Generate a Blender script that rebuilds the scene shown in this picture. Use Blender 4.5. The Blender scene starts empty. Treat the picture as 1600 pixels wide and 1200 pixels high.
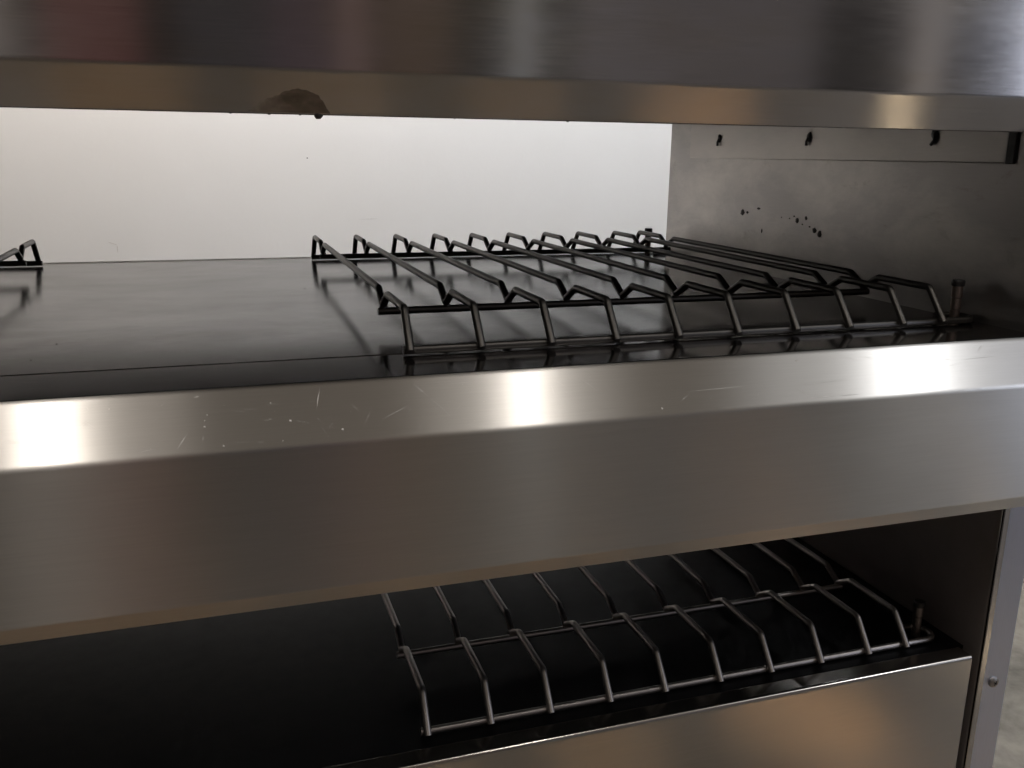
import bpy, bmesh, math, random
from mathutils import Vector, Matrix
random.seed(7)
scene = bpy.context.scene
col = scene.collection

# ------------------------------------------------------------------ camera
cam_data = bpy.data.cameras.new('camera')
cam_data.sensor_width = 36.0
cam_data.lens = 1417.2 / 1600 * 36.0
cam_data.clip_start = 0.02
cam_data.clip_end = 60
cam = bpy.data.objects.new('camera', cam_data)
right = Vector((0.95057172, -0.310259, 0.01235976))
down = Vector((-0.06490727, -0.23747378, -0.96922301))
fwd = Vector((0.30364528, 0.92051375, -0.24587392))
m = Matrix.Identity(4)
for i in range(3):
    m[i][0], m[i][1], m[i][2] = right[i], -down[i], -fwd[i]
m.translation = (-0.1121, -0.5814, 0.1319)
cam.matrix_world = m
col.objects.link(cam)
scene.camera = cam

# ------------------------------------------------------------------ dim room air and lamps
world = bpy.data.worlds.new('World')
scene.world = world
world.use_nodes = True
bg = world.node_tree.nodes['Background']
bg.inputs['Color'].default_value = (1.0, 0.90, 0.86, 1)
bg.inputs['Strength'].default_value = 0.020

scene.view_settings.view_transform = 'Standard'
scene.view_settings.look = 'None'
scene.view_settings.exposure = 0
scene.view_settings.gamma = 1
scene.cycles.use_denoising = True
scene.cycles.max_bounces = 10
scene.cycles.glossy_bounces = 8
scene.cycles.sample_clamp_indirect = 5


def lamp(name, loc, target, sx, sy, power, color, spread=180):
    l = bpy.data.lights.new(name, 'AREA')
    l.shape = 'RECTANGLE'
    l.size, l.size_y = sx, sy
    l.energy = power
    l.color = color
    l.spread = math.radians(spread)
    o = bpy.data.objects.new(name, l)
    o.location = loc
    d = (Vector(target) - Vector(loc)).normalized()
    o.rotation_euler = d.to_track_quat('-Z', 'Y').to_euler()
    col.objects.link(o)
    return o


def spot(name, loc, target, power, color, deg, blend, radius):
    l = bpy.data.lights.new(name, 'SPOT')
    l.energy = power
    l.color = color
    l.spot_size = math.radians(deg)
    l.spot_blend = blend
    l.shadow_soft_size = radius
    o = bpy.data.objects.new(name, l)
    o.location = loc
    d = (Vector(target) - Vector(loc)).normalized()
    o.rotation_euler = d.to_track_quat('-Z', 'Y').to_euler()
    col.objects.link(o)
    return o


# row of ceiling lamps on the cook's side (their images sit on the sloping counter edge), each with a wider dim lamp added for its halo
for lx, w, p_, hw, hp, c in ((-0.47, 0.075, 3.0, 0.55, 0.8, (1.0, 0.93, 0.86)), (0.60, 0.050, 2.2, 0.50, 0.8, (1.0, 0.95, 0.90)),
                             (1.76, 0.16, 4.8, 1.00, 2.5, (0.95, 0.97, 1.0))):
    lamp('ceiling_lamp', (lx, -0.80, 1.40), (lx, -0.80, 0), w, 0.46, p_, c)
    lamp('halo_lamp', (lx, -0.80, 1.44), (lx, -0.80, 0), hw, 0.8, hp, c)
# added area lamp standing in for the warm glow of the whole ceiling
lamp('ceiling_glow', (0.4, -1.5, 1.5), (0.4, -1.5, 0), 5.0, 2.8, 7.5, (1.0, 0.88, 0.74))
# added fill lamps, unseen beyond the pass, to brighten the white wall
lamp('wall_fill', (-0.45, 1.30, 1.15), (-0.45, 1.9, 0.1), 1.1, 0.15, 15.5, (1.0, 0.92, 0.85))
lamp('wall_fill', (1.3, 1.30, 1.15), (1.3, 1.9, 0.1), 2.2, 0.15, 25.0, (0.95, 0.97, 1.0))
# daylight-coloured opening to the right of the room
lamp('side_daylight', (3.95, -2.7, 0.9), (0.4, 0.0, 0.1), 0.9, 2.0, 20.0, (0.78, 0.84, 1.0))
# added spots lighting amber floor patches for the hood slope and lower panel to mirror
for fx, p_, dg, c in ((-0.40, 60, 5, (1.0, 0.86, 0.74)), (-0.24, 150, 7, (1.0, 0.60, 0.28)), (0.10, 230, 7, (1.0, 0.62, 0.28)),
                      (0.47, 380, 6, (1.0, 0.60, 0.28)), (0.86, 360, 8.5, (1.0, 0.58, 0.26)), (1.37, 9000, 2.4, (1.0, 0.85, 0.62))):
    spot('floor_patch_spot', (fx + 0.05, -1.3, 1.35), (fx, -0.69, -0.85), p_, c, dg, 0.7, 0.03)
for fx, p_, dg in ((-0.30, 80, 16), (0.25, 110, 14), (0.80, 90, 16)):
    spot('floor_patch_spot', (fx, -1.3, 1.35), (fx, -0.13, -0.85), p_, (1.0, 0.60, 0.30), dg, 0.9, 0.03)  # added nearer row, mirrored in the counter edge's returned bottom
# added tall dim coloured lamps, standing in for room objects mirrored in the hood
for gx, w, rad, c in ((-0.76, 0.12, 0.16, (1.0, 0.90, 0.85)), (-0.45, 0.30, 0.085, (1.0, 0.36, 0.34)), (-0.02, 0.30, 0.03, (0.7, 0.72, 0.95)), (0.22, 0.20, 0.05, (0.9, 0.6, 0.85)),
                      (0.42, 0.12, 0.16, (1.0, 0.66, 0.62)), (0.66, 0.26, 0.07, (1.0, 0.66, 0.48)), (1.07, 0.08, 0.34, (0.9, 0.95, 1.0)),
                      (1.85, 1.1, 0.085, (0.97, 0.88, 0.92)), (2.98, 0.16, 0.34, (1.0, 0.90, 0.82))):
    lamp('reflection_lamp', (gx, -3.0, 0.47), (gx, 0.0, 0.47), w, 2.6, rad * math.pi * w * 2.6, c)


# ------------------------------------------------------------------ materials
def new_mat(name):
    mt = bpy.data.materials.new(name)
    mt.use_nodes = True
    nt = mt.node_tree
    return mt, nt, nt.nodes['Principled BSDF']


def nd(nt, typ, **kw):
    n = nt.nodes.new(typ)
    for k, v in kw.items():
        setattr(n, k, v)
    return n


def noise(nt, vec, scale, detail=3, rough=0.55, dist=0.0):
    n = nd(nt, 'ShaderNodeTexNoise')
    n.inputs['Scale'].default_value = scale
    n.inputs['Detail'].default_value = detail
    n.inputs['Roughness'].default_value = rough
    n.inputs['Distortion'].default_value = dist
    nt.links.new(vec, n.inputs['Vector'])
    return n.outputs['Fac']


def mapped(nt, scale, loc=(0, 0, 0), rot=(0, 0, 0)):
    tc = nd(nt, 'ShaderNodeTexCoord')
    mp = nd(nt, 'ShaderNodeMapping')
    mp.inputs['Scale'].default_value = scale
    mp.inputs['Location'].default_value = loc
    mp.inputs['Rotation'].default_value = rot
    nt.links.new(tc.outputs['Object'], mp.inputs['Vector'])
    return mp.outputs['Vector']


def rng(nt, v, a, b, c, d):
    n = nd(nt, 'ShaderNodeMapRange')
    n.inputs[1].default_value, n.inputs[2].default_value = a, b
    n.inputs[3].default_value, n.inputs[4].default_value = c, d
    nt.links.new(v, n.inputs[0])
    return n.outputs[0]


def add(nt, a, b, op='ADD'):
    n = nd(nt, 'ShaderNodeMath', operation=op)
    for k, x in enumerate((a, b)):
        if isinstance(x, (int, float)):
            n.inputs[k].default_value = x
        else:
            nt.links.new(x, n.inputs[k])
    return n.outputs[0]


def steel(name, base, rough, aniso=0.8, axis='X', smudge=0.10, grain=0.012, tint=None, tintamt=0.0, stain=None):
    """brushed stainless: grain lines run along `axis`"""
    mt, nt, p = new_mat(name)
    p.inputs['Metallic'].default_value = 1.0
    stretch = {'X': (30, 1000, 1000), 'Y': (800, 45, 800), 'Z': (800, 800, 45)}[axis]
    g = noise(nt, mapped(nt, stretch), 1.0, 2)
    smear = {'X': (3, 9, 9), 'Y': (9, 4, 9), 'Z': (9, 9, 3)}[axis]
    s = noise(nt, mapped(nt, smear, (3.1, 1.7, 0.4)), 1.0, 6, 0.62, 0.6)
    r = add(nt, add(nt, rng(nt, g, 0.25, 0.75, -grain, grain), rng(nt, s, 0.3, 0.7, -smudge, smudge)), rough)
    nt.links.new(r, p.inputs['Roughness'])
    mix = nd(nt, 'ShaderNodeMix', data_type='RGBA')
    mix.inputs[6].default_value = (*[c * 0.93 for c in base], 1)
    mix.inputs[7].default_value = (*base, 1)
    nt.links.new(rng(nt, add(nt, g, s), 0.7, 1.3, 0, 1), mix.inputs[0])
    out = mix.outputs[2]
    if tint:
        t = nd(nt, 'ShaderNodeMix', data_type='RGBA')
        t.inputs[7].default_value = (*tint, 1)
        nt.links.new(out, t.inputs[6])
        n2 = noise(nt, mapped(nt, smear, (9.0, 4.2, 7.7)), 1.4, 8, 0.68, 0.25)
        nt.links.new(rng(nt, n2, 0.45, 0.75, 0, tintamt), t.inputs[0])
        out = t.outputs[2]
    if stain:
        t = nd(nt, 'ShaderNodeMix', data_type='RGBA')
        t.inputs[7].default_value = (*stain, 1)
        nt.links.new(out, t.inputs[6])
        n3 = noise(nt, mapped(nt, (30, 24, 42), (1.0, 2.0, 5.0)), 1.0, 6, 0.7, 0.4)
        nt.links.new(rng(nt, n3, 0.60, 0.80, 0, 0.45), t.inputs[0])
        out = t.outputs[2]
    nt.links.new(out, p.inputs['Base Color'])
    p.inputs['Anisotropic'].default_value = aniso
    p.inputs['Anisotropic Rotation'].default_value = 0.25
    c = nd(nt, 'ShaderNodeCombineXYZ')
    c.inputs['XYZ'.index(axis)].default_value = 1.0
    nt.links.new(c.outputs[0], p.inputs['Tangent'])
    return mt


M = {}
M['edge_steel'] = steel('brushed_edge_steel', (0.60, 0.58, 0.55), 0.296, 1.0, smudge=0.011, grain=0.006)
M['lip_steel'] = steel('polished_lip_steel', (0.42, 0.41, 0.42), 0.11, 0.0, smudge=0.02)
M['hood_steel'] = steel('brushed_hood_steel', (0.53, 0.51, 0.51), 0.19, 0.97, smudge=0.03,
                        tint=(0.42, 0.36, 0.26), tintamt=0.5)
M['panel_steel'] = steel('scuffed_panel_steel', (0.56, 0.53, 0.50), 0.20, 0.3, smudge=0.05)
M['side_steel'] = steel('stained_side_steel', (0.41, 0.395, 0.385), 0.36, 0.4, axis='Y', smudge=0.055,
                        tint=(0.60, 0.58, 0.54), tintamt=0.9, stain=(0.16, 0.12, 0.08))
M['strip_steel'] = steel('strip_steel', (0.46, 0.44, 0.42), 0.35, 0.4, axis='Y', smudge=0.05, tint=(0.60, 0.57, 0.52), tintamt=0.5)
M['dark_steel'] = steel('dull_inner_steel', (0.45, 0.42, 0.40), 0.45, 0.2, smudge=0.05)
M['post_steel'] = steel('post_steel', (0.72, 0.75, 0.88), 0.42, 0.3, axis='Z', smudge=0.05)  # bluish cast of the cool side light is put into the base colour


def plain(name, colr, rough, metal=0.0, bump=0.0, bscale=200, var=0.25):
    mt, nt, p = new_mat(name)
    v = mapped(nt, (1, 1, 1))
    n = noise(nt, v, bscale, 4, 0.6)
    mix = nd(nt, 'ShaderNodeMix', data_type='RGBA')
    mix.inputs[6].default_value = (*[c * (1 - var) for c in colr], 1)
    mix.inputs[7].default_value = (*[min(1, c * (1 + var)) for c in colr], 1)
    nt.links.new(n, mix.inputs[0])
    nt.links.new(mix.outputs[2], p.inputs['Base Color'])
    nt.links.new(rng(nt, n, 0.3, 0.7, rough - 0.06, rough + 0.06), p.inputs['Roughness'])
    p.inputs['Metallic'].default_value = metal
    if bump:
        b = nd(nt, 'ShaderNodeBump')
        b.inputs['Strength'].default_value = bump
        b.inputs['Distance'].default_value = 0.001
        nt.links.new(n, b.inputs['Height'])
        nt.links.new(b.outputs[0], p.inputs['Normal'])
    return mt


def deck_mat():
    mt, nt, p = new_mat('black_glossy_deck')
    s = noise(nt, mapped(nt, (6, 9, 8), (2, 5, 1)), 1.0, 6, 0.62, 0.3)
    f = noise(nt, mapped(nt, (60, 500, 60)), 1.0, 3)
    mix = nd(nt, 'ShaderNodeMix', data_type='RGBA')
    mix.inputs[6].default_value = (0.020, 0.018, 0.018, 1)
    mix.inputs[7].default_value = (0.032, 0.029, 0.028, 1)
    nt.links.new(s, mix.inputs[0])
    nt.links.new(mix.outputs[2], p.inputs['Base Color'])
    r = add(nt, rng(nt, s, 0.3, 0.7, 0.12, 0.20), rng(nt, f, 0.3, 0.7, -0.015, 0.015))
    nt.links.new(r, p.inputs['Roughness'])
    p.inputs['IOR'].default_value = 1.19
    return mt


M['deck'] = deck_mat()
M['inner_side'] = plain('dull_inner_side', (0.24, 0.21, 0.20), 0.5, 0.35, 0.05, 40, 0.2)
M['lower_deck'] = plain('matt_black_deck', (0.003, 0.003, 0.0035), 0.42, 0, 0, 60)
M['lower_deck'].node_tree.nodes['Principled BSDF'].inputs['IOR'].default_value = 1.25
M['bright_wire'] = plain('satin_wire_steel', (0.42, 0.39, 0.37), 0.38, 1.0, 0.12, 900, 0.2)
M['wire'] = plain('dark_wire_steel', (0.10, 0.094, 0.088), 0.40, 1.0, 0.15, 900, 0.3)
M['pin'] = plain('dull_pin_steel', (0.30, 0.25, 0.22), 0.42, 1.0, 0.2, 700)
M['cap'] = plain('black_cap', (0.015, 0.014, 0.014), 0.4)
M['void'] = plain('shade_black', (0.010, 0.009, 0.009), 0.7)  # flat black put in as shade: hood underside, shelf core, deck gap, screw slots
M['grime'] = plain('burnt_on_grime', (0.018, 0.012, 0.008), 0.5, 0, 0.5, 600)
M['scratch'] = plain('bright_scratch', (0.66, 0.64, 0.61), 0.5, 0.4)
M['speck'] = plain('pale_speck', (0.80, 0.77, 0.72), 0.6)
M['screw'] = plain('screw_steel', (0.42, 0.40, 0.38), 0.35, 1.0, 0.1, 500)


def grease_mat():
    mt, nt, p = new_mat('brown_grease')
    n = noise(nt, mapped(nt, (60, 90, 90)), 1.0, 6, 0.65)
    mix = nd(nt, 'ShaderNodeMix', data_type='RGBA')
    mix.inputs[6].default_value = (0.075, 0.042, 0.022, 1)
    mix.inputs[7].default_value = (0.14, 0.085, 0.045, 1)
    nt.links.new(n, mix.inputs[0])
    nt.links.new(mix.outputs[2], p.inputs['Base Color'])
    p.inputs['Roughness'].default_value = 0.35
    # thins out towards one end, where it was half wiped away
    tc = nd(nt, 'ShaderNodeTexCoord')
    sp = nd(nt, 'ShaderNodeSeparateXYZ')
    nt.links.new(tc.outputs['Object'], sp.inputs[0])
    a = add(nt, rng(nt, sp.outputs[0], -0.094, -0.056, 0.0, 0.52), rng(nt, n, 0.3, 0.7, -0.30, 0.22))
    nt.links.new(a, p.inputs['Alpha'])
    return mt


M['grease'] = grease_mat()


def wall_mat():
    mt, nt, p = new_mat('white_painted_wall')
    s = noise(nt, mapped(nt, (2.2, 1, 3.0)), 1.0, 5, 0.6, 0.4)
    f = noise(nt, mapped(nt, (90, 90, 90)), 1.0, 4)
    mix = nd(nt, 'ShaderNodeMix', data_type='RGBA')
    mix.inputs[6].default_value = (0.72, 0.71, 0.69, 1)
    mix.inputs[7].default_value = (0.80, 0.79, 0.78, 1)
    nt.links.new(s, mix.inputs[0])
    nt.links.new(mix.outputs[2], p.inputs['Base Color'])
    p.inputs['Roughness'].default_value = 0.65
    b = nd(nt, 'ShaderNodeBump')
    b.inputs['Strength'].default_value = 0.12
    b.inputs['Distance'].default_value = 0.002
    nt.links.new(f, b.inputs['Height'])
    nt.links.new(b.outputs[0], p.inputs['Normal'])
    return mt


M['wall'] = wall_mat()


def floor_mat():
    mt, nt, p = new_mat('worn_floor')
    s = noise(nt, mapped(nt, (5, 5, 5), (0.3, 0.8, 0)), 1.0, 7, 0.65, 0.5)
    f = noise(nt, mapped(nt, (40, 40, 40)), 1.0, 4)
    ramp = nd(nt, 'ShaderNodeValToRGB')
    ramp.color_ramp.elements[0].position = 0.35
    ramp.color_ramp.elements[0].color = (0.16, 0.145, 0.12, 1)
    ramp.color_ramp.elements[1].position = 0.70
    ramp.color_ramp.elements[1].color = (0.42, 0.38, 0.32, 1)
    nt.links.new(add(nt, s, rng(nt, f, 0.3, 0.7, -0.05, 0.05)), ramp.inputs[0])
    nt.links.new(ramp.outputs[0], p.inputs['Base Color'])
    p.inputs['Roughness'].default_value = 0.6
    return mt


M['floor'] = floor_mat()


# ------------------------------------------------------------------ mesh helpers
def smooth(me, angle=40):
    bm = bmesh.new()
    bm.from_mesh(me)
    bmesh.ops.recalc_face_normals(bm, faces=bm.faces)
    lim = math.radians(angle)
    for f in bm.faces:
        f.smooth = True
    for e in bm.edges:
        e.smooth = not (len(e.link_faces) == 2 and e.calc_face_angle(0) > lim)
    bm.to_mesh(me)
    bm.free()


def obj(name, me, mat, parent=None, offset=None):
    if mat is not None and not me.materials:
        me.materials.append(mat)
    o = bpy.data.objects.new(name, me)
    col.objects.link(o)
    if parent is not None:
        o.parent = parent
    if offset is not None:
        o.location = offset
    return o


def mesh(name, verts, faces, angle=40):
    me = bpy.data.meshes.new(name)
    me.from_pydata([tuple(v) for v in verts], [], faces)
    smooth(me, angle)
    return me


def fillet(pts, radii, seg=5):
    """round the inner corners of an open polyline (tuples of any dimension)"""
    out = []
    n = len(pts)
    for i, pt in enumerate(pts):
        P = Vector(pt)
        r = radii[i] if isinstance(radii, (list, tuple)) else radii
        if i in (0, n - 1) or r <= 0:
            out.append(P)
            continue
        a = (Vector(pts[i - 1]) - P)
        b = (Vector(pts[i + 1]) - P)
        la, lb = a.length, b.length
        a.normalize()
        b.normalize()
        ang = a.angle(b)
        if ang > math.pi - 1e-3:
            out.append(P)
            continue
        t = min(r / math.tan(ang / 2), la * 0.45, lb * 0.45)
        p0, p1 = P + a * t, P + b * t
        for k in range(seg + 1):
            u = k / seg
            out.append((1 - u) ** 2 * p0 + 2 * u * (1 - u) * P + u ** 2 * p1)
    return out


def sheet(name, pts, radii, t, x0, x1, seg=6, nx=1, wob=0.0):
    """bent sheet metal: (y, z) polyline, thickness t towards its left-hand side, extruded along X"""
    pl = fillet([(p[0], p[1], 0) for p in pts], radii, seg)
    n = len(pl)
    off = []
    for i in range(n):
        d = (pl[min(i + 1, n - 1)] - pl[max(i - 1, 0)]).normalized()
        off.append(pl[i] + Vector((-d.y, d.x, 0)) * t)
    loop = pl + off[::-1]
    L = len(loop)
    verts, faces = [], []
    for j in range(nx + 1):
        x = x0 + (x1 - x0) * j / nx
        for k, q in enumerate(loop):
            verts.append((x, q.x, q.y))
    for j in range(nx):
        for k in range(L):
            a, b = j * L + k, j * L + (k + 1) % L
            faces.append((a, b, b + L, a + L))
    for base in (0, nx * L):                       # end caps, strip of quads
        for i in range(n - 1):
            faces.append((base + i, base + i + 1, base + L - 2 - i, base + L - 1 - i))
    me = mesh(name, verts, faces, 30)
    for f in me.polygons:                          # straight runs stay dead flat, only the bends are smooth
        co = [me.vertices[v].co for v in f.vertices]
        w = math.hypot(max(c.y for c in co) - min(c.y for c in co), max(c.z for c in co) - min(c.z for c in co))
        if w > 0.0035 or abs(f.normal.x) > 0.9:
            f.use_smooth = False
    return me


def box(name, a, b, bev=0.0):
    bm = bmesh.new()
    bmesh.ops.create_cube(bm, size=1)
    for v in bm.verts:
        v.co = Vector([(a[i] + b[i]) / 2 + v.co[i] * (b[i] - a[i]) for i in range(3)])
    if bev:
        bmesh.ops.bevel(bm, geom=list(bm.edges), offset=bev, segments=2, affect='EDGES', profile=0.5)
    me = bpy.data.meshes.new(name)
    bm.to_mesh(me)
    bm.free()
    smooth(me, 35)
    for f in me.polygons:
        if max(abs(c) for c in f.normal) > 0.999:
            f.use_smooth = False
    return me


def tube(name, path, r, sides=12, cap=True):
    n = len(path)
    tang = []
    for i in range(n):
        d = (path[min(i + 1, n - 1)] - path[max(i - 1, 0)]).normalized()
        tang.append(d)
    up = Vector((1, 0, 0)) if abs(tang[0].x) < 0.9 else Vector((0, 0, 1))
    verts, faces = [], []
    u = (up - tang[0] * up.dot(tang[0])).normalized()
    for i in range(n):
        u = (u - tang[i] * u.dot(tang[i])).normalized()
        w = tang[i].cross(u)
        for k in range(sides):
            a = 2 * math.pi * k / sides
            verts.append(path[i] + (u * math.cos(a) + w * math.sin(a)) * r)
    for i in range(n - 1):
        for k in range(sides):
            a, b = i * sides + k, i * sides + (k + 1) % sides
            faces.append((a, b, b + sides, a + sides))
    if cap:
        faces.append(tuple(range(sides))[::-1])
        faces.append(tuple((n - 1) * sides + k for k in range(sides)))
    return mesh(name, verts, faces, 50)


def lathe(name, prof, sides=20):
    verts, faces = [], []
    for r, z in prof:
        for k in range(sides):
            a = 2 * math.pi * k / sides
            verts.append((r * math.cos(a), r * math.sin(a), z))
    for i in range(len(prof) - 1):
        for k in range(sides):
            a, b = i * sides + k, i * sides + (k + 1) % sides
            faces.append((a, b, b + sides, a + sides))
    faces.append(tuple(range(sides))[::-1])
    faces.append(tuple((len(prof) - 1) * sides + k for k in range(sides)))
    return mesh(name, verts, faces, 35)


def blob(name, c, r, seed=0, sub=2):
    bm = bmesh.new()
    bmesh.ops.create_icosphere(bm, subdivisions=sub, radius=1)
    rr = random.Random(seed)
    for v in bm.verts:
        k = 1 + rr.uniform(-0.18, 0.18)
        v.co = Vector((c[0] + v.co.x * r[0] * k, c[1] + v.co.y * r[1] * k, c[2] + v.co.z * r[2] * k))
    me = bpy.data.meshes.new(name)
    bm.to_mesh(me)
    bm.free()
    smooth(me, 80)
    return me


def empty(name, loc, rz=0.0):
    o = bpy.data.objects.new(name, None)
    o.empty_display_size = 0.05
    o.location = loc
    o.rotation_euler = (0, 0, rz)
    col.objects.link(o)
    return o


FLOOR = -0.85
# ------------------------------------------------------------------ the setting
me = mesh('floor', [(-4, -5, FLOOR), (5, -5, FLOOR), (5, 1.9, FLOOR), (-4, 1.9, FLOOR),
                    (-4, -5, FLOOR - .05), (5, -5, FLOOR - .05), (5, 1.9, FLOOR - .05), (-4, 1.9, FLOOR - .05)],
          [(0, 1, 2, 3), (7, 6, 5, 4), (0, 4, 5, 1), (1, 5, 6, 2), (2, 6, 7, 3), (3, 7, 4, 0)])
floor = obj('floor', me, M['floor'])
floor['kind'] = 'structure'
wall = obj('wall', box('wall', (-4, 1.9, FLOOR - 0.05), (5, 2.0, 1.6)), M['wall'])
wall['kind'] = 'structure'
# faint marks on the wall paint
M['wallmark'] = plain('wall_mark', (0.60, 0.57, 0.54), 0.7)
M['walldot'] = plain('wall_dot', (0.10, 0.09, 0.08), 0.7)


def mark(name, x, z, rx, rz, tilt, mat):
    vs = []
    for q in range(9):
        a = q / 9 * 6.283
        u, w = rx * math.cos(a) * random.uniform(0.7, 1.2), rz * math.sin(a) * random.uniform(0.7, 1.2)
        vs.append((x + u * math.cos(tilt) - w * math.sin(tilt), 1.8992, z + u * math.sin(tilt) + w * math.cos(tilt)))
    vs.append((x, 1.8986, z))
    return obj(name, mesh(name, vs, [(q, (q + 1) % 9, 9) for q in range(9)], 80), mat, wall)


mark('scuff_mark', -0.351, -0.097, 0.013, 0.0010, -0.35, M['wallmark'])
mark('scuff_mark', -0.340, -0.111, 0.0011, 0.012, 0.05, M['wallmark'])
mark('scuff_mark', 0.1365, 0.1148, 0.0018, 0.0020, 0, M['walldot'])
mark('scuff_mark', 0.295, -0.043, 0.030, 0.0012, 0.03, plain('faint_wall_mark', (0.69, 0.68, 0.66), 0.7))

# ------------------------------------------------------------------ the serving unit
BASE = Vector((0.0, 0.30, FLOOR))
unit = empty('serving_shelf', BASE)
unit['label'] = 'stainless steel two-tier serving shelf with black decks and an overhead hood'
unit['category'] = 'serving shelf'
OFF = -BASE
XL, XR = -0.95, 0.556


def part(name, me, mat, parent=unit):
    return obj(name, me, mat, parent, OFF if parent is unit else None)


# upper deck: black plate, rolled bright rear edge
deck = part('upper_deck', box('upper_deck', (XL, 0.0118, -0.006), (0.4935, 0.5960, 0.0), 0.0008), M['deck'])
verts, faces = [], []
for q in range(22):                                   # crumbs and dust on the black plate
    x, y = random.uniform(-0.32, 0.47), random.uniform(0.02, 0.57)
    r = random.uniform(0.0003, 0.0006)
    k = len(verts)
    for j in range(6):
        a = j / 6 * 6.283
        rr = r * random.uniform(0.6, 1.3)
        verts.append((x + rr * math.cos(a) * 1.4, y + rr * math.sin(a), 0.0001))
    verts.append((x, y, r * 0.7))
    faces += [(k + j, k + (j + 1) % 6, k + 6) for j in range(6)]
M['crumb'] = plain('dark_crumb', (0.05, 0.04, 0.03), 0.7, 0, 0, 300)
part('crumbs', mesh('crumbs', verts, faces, 80), M['crumb'])['kind'] = 'stuff'
part('deck_rear_trim', box('deck_rear_trim', (XL, 0.5972, -0.006), (0.4935, 0.6150, 0.0001), 0.0005), M['edge_steel'])
part('shelf_core', box('shelf_core', (XL, -0.045, -0.128), (0.5150, 0.605, -0.0125), 0.001), M['void'])  # blackened so that its underside throws no light onto the lower deck
# counter edge: flat lip, slope, front, returned bottom
ce = part('counter_edge', sheet('counter_edge',
          [(0.0095, -0.004), (0.0095, 0.0), (-0.053, 0.0), (-0.0785, -0.0305), (-0.0785, -0.1205), (-0.0715, -0.1325), (-0.058, -0.1325)],
          [0, 0.0006, 0.006, 0.006, 0.0035, 0.001, 0], 0.0015, XL, XR, 7), M['edge_steel'])
ce.data.materials.append(M['lip_steel'])
for f_ in ce.data.polygons:
    if f_.center.z > -0.0002 and abs(f_.normal.z) > 0.98:
        f_.material_index = 1
part('deck_gap', box('deck_gap', (XL, 0.0092, -0.0100), (0.4935, 0.0122, -0.0062)), M['void'])

# scratches and specks on the slope of the counter edge
SCR = [((-0.1586, 0.962), (-0.1481, 0.862)), ((-0.1381, 0.958), (-0.1321, 0.664)), ((-0.1245, 0.827), (-0.1239, 0.701)),
       ((-0.0607, 0.42), (-0.0579, 0.131)), ((-0.1864, 0.454), (-0.1816, 0.356)), ((-0.1461, 0.228), (-0.1436, 0.185)),
       ((-0.1282, 0.125), (-0.1243, 0.102)), ((-0.1834, 0.153), (-0.182, 0.211)), ((-0.2226, 0.583), (-0.2153, 0.614)),
       ((0.4275, 0.218), (0.4346, 0.102)), ((0.2663, 0.935), (0.275, 0.903)), ((0.275, 0.903), (0.2893, 0.921)),
       ((0.2938, 0.9), (0.3102, 0.942)), ((0.2603, 0.639), (0.2692, 0.877)), ((0.1725, 0.76), (0.1781, 0.677)),
       ((-0.0037, 0.1), (0.0069, 0.391)), ((0.0069, 0.391), (0.0178, 0.736)), ((-0.0238, 0.68), (-0.0062, 0.473)),
       ((0.0194, 0.174), (0.0379, 0.163)), ((0.0854, 0.294), (0.0862, 0.5)), ((0.1057, 0.216), (0.1165, 0.49)),
       ((0.2603, 0.639), (0.3081, 0.6)), ((0.1771, 0.605), (0.2359, 0.57)), ((0.4078, 0.377), (0.4443, 0.354))]
BRIGHT = {0, 1, 3, 10, 11, 12, 9, 6, 15, 16}
SPK = [(-0.1215, 0.41), (-0.1228, 0.493), (-0.1231, 0.585), (-0.1137, 0.936), (-0.0865, 0.287), (-0.0816, 0.893),
       (-0.0763, 0.592), (-0.0474, 0.792), (-0.172, 0.213), (-0.2109, 0.311), (0.2691, 0.168), (0.1573, 0.869)]
SN = Vector((0, -0.767, 0.641)).normalized()


def on_slope(x, s, lift=0.00012):
    s = min(max(s, 0.09), 0.90)
    return Vector((x, -0.053 - 0.0255 * s, -0.0305 * s)) + SN * lift


def sliver(a, b, w):
    A, B = on_slope(*a), on_slope(*b)
    d = (B - A).normalized()
    n = SN.cross(d) * w
    mid = (A + B) / 2 + n * random.uniform(-1.5, 1.5)
    return [A, mid + n, B, mid - n]


verts, faces = [], []
for i, (a, b) in enumerate(SCR):
    k = len(verts)
    verts += sliver(a, b, 0.00030 if i in BRIGHT else 0.00016)
    faces.append((k, k + 1, k + 2, k + 3))
for i in range(90):                                   # hairline scuffs
    x, s = random.uniform(-0.24, 0.46), random.uniform(0.1, 0.9)
    a = random.gauss(0, 0.5) if random.random() < 0.6 else random.uniform(0, 3.14)
    l = random.uniform(0.003, 0.016)
    k = len(verts)
    verts += sliver((x, s), (x + l * math.cos(a), s + l * math.sin(a) / 0.04), random.uniform(0.00004, 0.00008))
    faces.append((k, k + 1, k + 2, k + 3))
part('scratch_marks', mesh('scratch_marks', verts, faces), M['scratch'])['kind'] = 'stuff'
verts, faces = [], []
for x, s in SPK + [(random.uniform(-0.24, 0.46), random.uniform(0.1, 0.9)) for _ in range(16)]:
    c = on_slope(x, s, 0.00015)
    r = random.uniform(0.0004, 0.0009) if (x, s) in SPK else random.uniform(0.0001, 0.0003)
    t1, t2 = Vector((1, 0, 0)), SN.cross(Vector((1, 0, 0)))
    k = len(verts)
    for q in range(7):
        rr = r * random.uniform(0.6, 1.15)
        a = q / 7 * 6.283
        verts.append(c + t1 * rr * math.cos(a) + t2 * rr * math.sin(a))
    verts.append(c + SN * r * 0.5)
    faces += [(k + q, k + (q + 1) % 7, k + 7) for q in range(7)]
part('pale_specks', mesh('pale_specks', verts, faces, 80), M['speck'])['kind'] = 'stuff'

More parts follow.
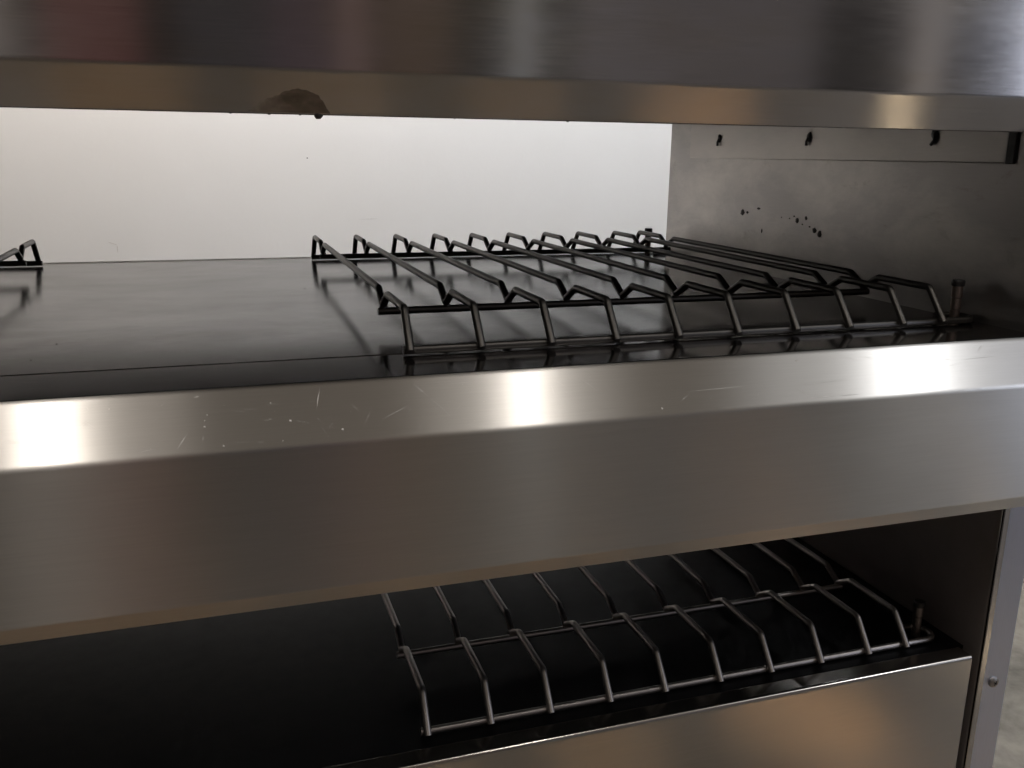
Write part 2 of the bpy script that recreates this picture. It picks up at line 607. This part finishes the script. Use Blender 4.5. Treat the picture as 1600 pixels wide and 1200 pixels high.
# hood
hood = part('hood', sheet('hood',
            [(-0.045, 0.62), (-0.045, 0.1755), (-0.0315, 0.1522), (-0.0240, 0.1522), (-0.0240, 0.172), (1.00, 0.197), (1.00, 0.62)],
            [0, 0.006, 0.0015, 0.0008, 0.001, 0.002, 0], 0.0015, XL, 0.60, 7), M['hood_steel'])
hood.data.materials.append(M['void'])  # underside painted black, so the lip and front of the deck reflect dark
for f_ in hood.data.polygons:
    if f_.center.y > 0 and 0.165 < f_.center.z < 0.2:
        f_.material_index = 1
part('hood_top', box('hood_top', (XL, -0.043, 0.612), (0.60, 0.998, 0.6195)), M['dark_steel'])
# grease patch with a drip on the hood's lower slope
ST = [(-0.089, 0.95), (-0.0819, 0.742), (-0.0732, 0.578), (-0.0663, 0.431), (-0.0593, 0.408), (-0.0527, 0.511),
      (-0.0474, 0.688), (-0.044, 0.887), (-0.0431, 0.96)]
HN = Vector((0, -0.0233, -0.0135)).normalized()


def on_hood(x, s, lift):
    return Vector((x, -0.045 + 0.0135 * s, 0.1755 - 0.0233 * s)) + HN * lift


fine = []
for i in range(len(ST) - 1):
    for k in range(4):
        u = k / 4
        fine.append((ST[i][0] * (1 - u) + ST[i + 1][0] * u + random.gauss(0, 0.0002),
                     ST[i][1] * (1 - u) + ST[i + 1][1] * u + random.gauss(0, 0.022)))
fine.append(ST[-1])
verts, faces = [], []
rows = 5
for j in range(rows + 1):
    v = j / rows
    for (x, s) in fine:
        ss = s * (1 - v) + 0.965 * v
        edge = min(1, v * 4) * math.sin(math.pi * min(max((x + 0.0895) / 0.047, 0.02), 0.98)) ** 0.4
        verts.append(on_hood(x, ss, 0.00006 + 0.00012 * edge + random.uniform(0, 0.00002)))
nf = len(fine)
for j in range(rows):
    for i in range(nf - 1):
        a = j * nf + i
        faces.append((a, a + 1, a + 1 + nf, a + nf))
part('grease_stain', mesh('grease_stain', verts, faces, 80), M['grease'])


part('grease_drip', blob('grease_drip', (-0.0495, -0.0310, 0.1517), (0.0024, 0.0016, 0.0019), 3), M['grime'])
for k, (x, r) in enumerate([(-0.098, 0.0004), (-0.077, 0.0005), (-0.060, 0.0004), (0.031, 0.0003), (0.104, 0.0005)]):
    part('grease_drip', blob('grease_drip', (x, -0.0310, 0.1520), (r * 2.2, r, r), 10 + k, 1), M['grime'])

# right side panel between counter and hood
side = part('side_panel', box('side_panel', (0.4940, -0.046, -0.003), (0.5000, 0.574, 0.175), 0.0006), M['side_steel'])
strip = part('hook_strip', box('hook_strip', (0.4926, 0.004, 0.1295), (0.4938, 0.517, 0.1745), 0.0008), M['strip_steel'])
part('strip_dark_end', box('strip_dark_end', (0.4915, -0.0045, 0.1290), (0.4938, 0.0035, 0.1745), 0.0006), M['cap'])  # black block at the strip's front end
for k, (y, z, t) in enumerate([(0.443, 0.1535, 1), (0.262, 0.1530, 1), (0.083, 0.1530, -1)]):
    hk = part('hook', blob('hook', (0.4918, y, z), (0.0012, 0.0040, 0.0052), 60 + k, 2), M['cap'])
    pth = fillet([(0.4912, y, z), (0.4905, y + 0.0022 * t, z - 0.0045), (0.4905, y + 0.0020, z - 0.0088)], 0.002, 4)
    part('hook_tip', tube('hook_tip', pth, 0.0014, 10), M['cap'])
GR = [(0.3823, 0.0673, .0060, .0048), (0.372, 0.068, .003, .002), (0.3489, 0.0738, .0045, .0018), (0.273, 0.0652, .0042, .0038),
      (0.2575, 0.069, .0030, .0030), (0.3388, 0.0489, .0016, .0034), (0.2413, 0.0575, .0050, .0036), (0.2321, 0.0542, .0048, .0046),
      (0.250, 0.0605, .0018, .0012), (0.287, 0.0668, .0014, .001), (0.302, 0.067, .001, .0008), (0.279, 0.0695, .0018, .0012),
      (0.263, 0.0620, .0012, .0010)]
for k, (y, z, ry, rz) in enumerate(GR):
    part('grime_spot', blob('grime_spot', (0.4940, y, z), (0.0007, ry * 0.75, rz * 0.75), 40 + k, 2), M['grime'])

# locating pins
PIN = [(0.0040, 0.0), (0.0040, 0.0095), (0.0034, 0.0098), (0.0034, 0.0105), (0.0042, 0.0108), (0.0042, 0.0195), (0.0035, 0.0198),
       (0.0035, 0.0205), (0.0044, 0.0208), (0.0044, 0.0300)]
CAP = [(0.0050, 0.0298), (0.0054, 0.0306), (0.0054, 0.0338), (0.0048, 0.0350), (0.0010, 0.0352)]
pin_me, cap_me = lathe('locating_pin', PIN), lathe('pin_cap', CAP)
pin_me.materials.append(M['pin'])
cap_me.materials.append(M['cap'])
for x, y, z in ((0.4755, 0.0180, 0.0002), (0.4590, 0.5590, 0.0002), (0.4845, 0.0225, -0.2968)):
    pn = obj('locating_pin', pin_me, None, unit, OFF + Vector((x, y, z)))
    obj('pin_cap', cap_me, None, pn)

# lower shelf
part('lower_deck', box('lower_deck', (XL, -0.0045, -0.306), (0.5150, 0.600, -0.2972), 0.0008), M['lower_deck'])
part('lower_front_panel', sheet('lower_front_panel',
     [(-0.0055, -0.303), (-0.0055, -0.2968), (-0.0225, -0.2968), (-0.0225, FLOOR + 0.06)], [0, 0.0006, 0.0035, 0], 0.0015, XL, 0.5075, 7), M['panel_steel'])
part('lower_side_panel', box('lower_side_panel', (0.5165, -0.0215, FLOOR + 0.002), (0.5235, 0.600, -0.1345), 0.0008), M['inner_side'])
part('lower_back_panel', box('lower_back_panel', (XL, 0.601, FLOOR + 0.06), (0.5155, 0.606, -0.3065)), M['dark_steel'])
post = part('corner_post', box('corner_post', (0.5265, -0.0200, FLOOR), (0.5560, 0.030, -0.1345), 0.0012), M['post_steel'])
part('panel_edge_trim', box('panel_edge_trim', (0.5168, -0.0245, FLOOR + 0.003), (0.5232, -0.0216, -0.1350), 0.0008), M['panel_steel'])
# post screw
prof = [(0.0001, 0.0), (0.0052, 0.0), (0.0052, 0.0008), (0.0046, 0.0020), (0.0030, 0.0028), (0.0012, 0.0031)]
sm = lathe('screw', prof, 24)
sm.transform(Matrix.Rotation(math.pi / 2, 4, 'X'))
sm.transform(Matrix.Translation((0.5388, -0.0201, -0.3295)))
scr = part('screw', sm, M['screw'])
for a in (0.5, 0.5 + math.pi / 2):
    bm_ = box('screw_slot', (-0.0022, -0.0005, -0.00045), (0.0022, 0.0005, 0.00045))
    bm_.transform(Matrix.Rotation(a, 4, 'Y'))
    bm_.transform(Matrix.Translation((0.5388, -0.02285, -0.3295)))
    part('screw_slot', bm_, M['void'])

# ------------------------------------------------------------------ wire racks
S = 0.05
XS = [i * S for i in range(9)] + [8 * S + 0.040]
RL, RH = 0.5835, 0.0293
R = 0.0029
V = Vector
half = [(-0.0004, 0.0032), (0.0201, RH), (0.0815, RH), (0.0985, 0.0195), (0.1010, 0.0195), (0.1190, RH)]
pts = half + [(RL - y, z) for (y, z) in reversed(half)]
wire_me = tube('wire', fillet([(0, y, z) for y, z in pts], [0, .006, .006, .003, .003, .006, .006, .003, .003, .006, .006, 0], 4), R, 12)
wire_me.materials.append(M['wire'])


weld_me = blob('weld', (0, 0, 0), (0.0032, 0.0022, 0.0022), 5, 2)
weld_me.materials.append(M['wire'])


def bar(yc, rear):
    s = -1 if rear else 1
    pth = [V((-0.004, yc, 0.0032)), V((0.20, yc, 0.0032)), V((0.4671, yc, 0.0032))]
    cy = yc + s * 0.0118
    for k in range(1, 11):
        a = math.pi * k / 10
        pth.append(V((0.4671 + 0.0118 * math.sin(a), cy - s * 0.0118 * math.cos(a), 0.0032)))
    pth.append(V((0.458, yc + s * 0.0236, 0.0032)))
    me = tube('base_bar', pth, R, 12)
    me.materials.append(M['wire'])
    return me


front_bar, rear_bar = bar(0.0055, False), bar(RL - 0.0055, True)
cross = []
for y in (0.0998, RL - 0.0998):
    me = tube('cross_bar', [V((-0.004, y, 0.0140)), V((0.22, y, 0.0140)), V((0.4445, y, 0.0140))], R, 12)
    me.materials.append(M['wire'])
    cross.append(me)


def rack(loc, rz, label, mat=None):
    r = empty('wire_rack', loc, rz)
    r['label'] = label
    r['category'] = 'wire rack'
    r['group'] = 'bent wire racks on the serving shelf'
    for x in XS:
        w = obj('wire', wire_me, None, r, (x + random.uniform(-0.0007, 0.0007), 0, 0))
        w.rotation_euler = (0, random.uniform(-0.02, 0.02), random.uniform(-0.0022, 0.0022))
        for y, z in ((0.0030, 0.0038), (RL - 0.0030, 0.0038), (0.0998, 0.0168), (RL - 0.0998, 0.0168)):
            wd = obj('weld', weld_me, None, w, (random.uniform(-0.0006, 0.0006), y, z))
            wd.rotation_euler = (random.uniform(0, 6), random.uniform(-0.4, 0.4), 0)
    obj('base_bar', front_bar, None, r)
    obj('base_bar', rear_bar, None, r)
    for me in cross:
        obj('cross_bar', me, None, r)
    if mat:
        for c in r.children_recursive:
            c.material_slots[0].link = 'OBJECT'
            c.material_slots[0].material = mat
    return r


rack((0.0084, 0, 0.0003), 0.0, 'dark bent-wire rack on the upper black deck, beside the stained side panel')
rack((-0.3035, RL, 0.0003), math.pi, 'dark bent-wire rack on the upper deck, only its rear corner showing at the left edge')
rack((0.0178, 0.0048, -0.2970), -0.003, 'bent-wire rack on the dark lower shelf, under the wide steel counter edge', M['bright_wire'])
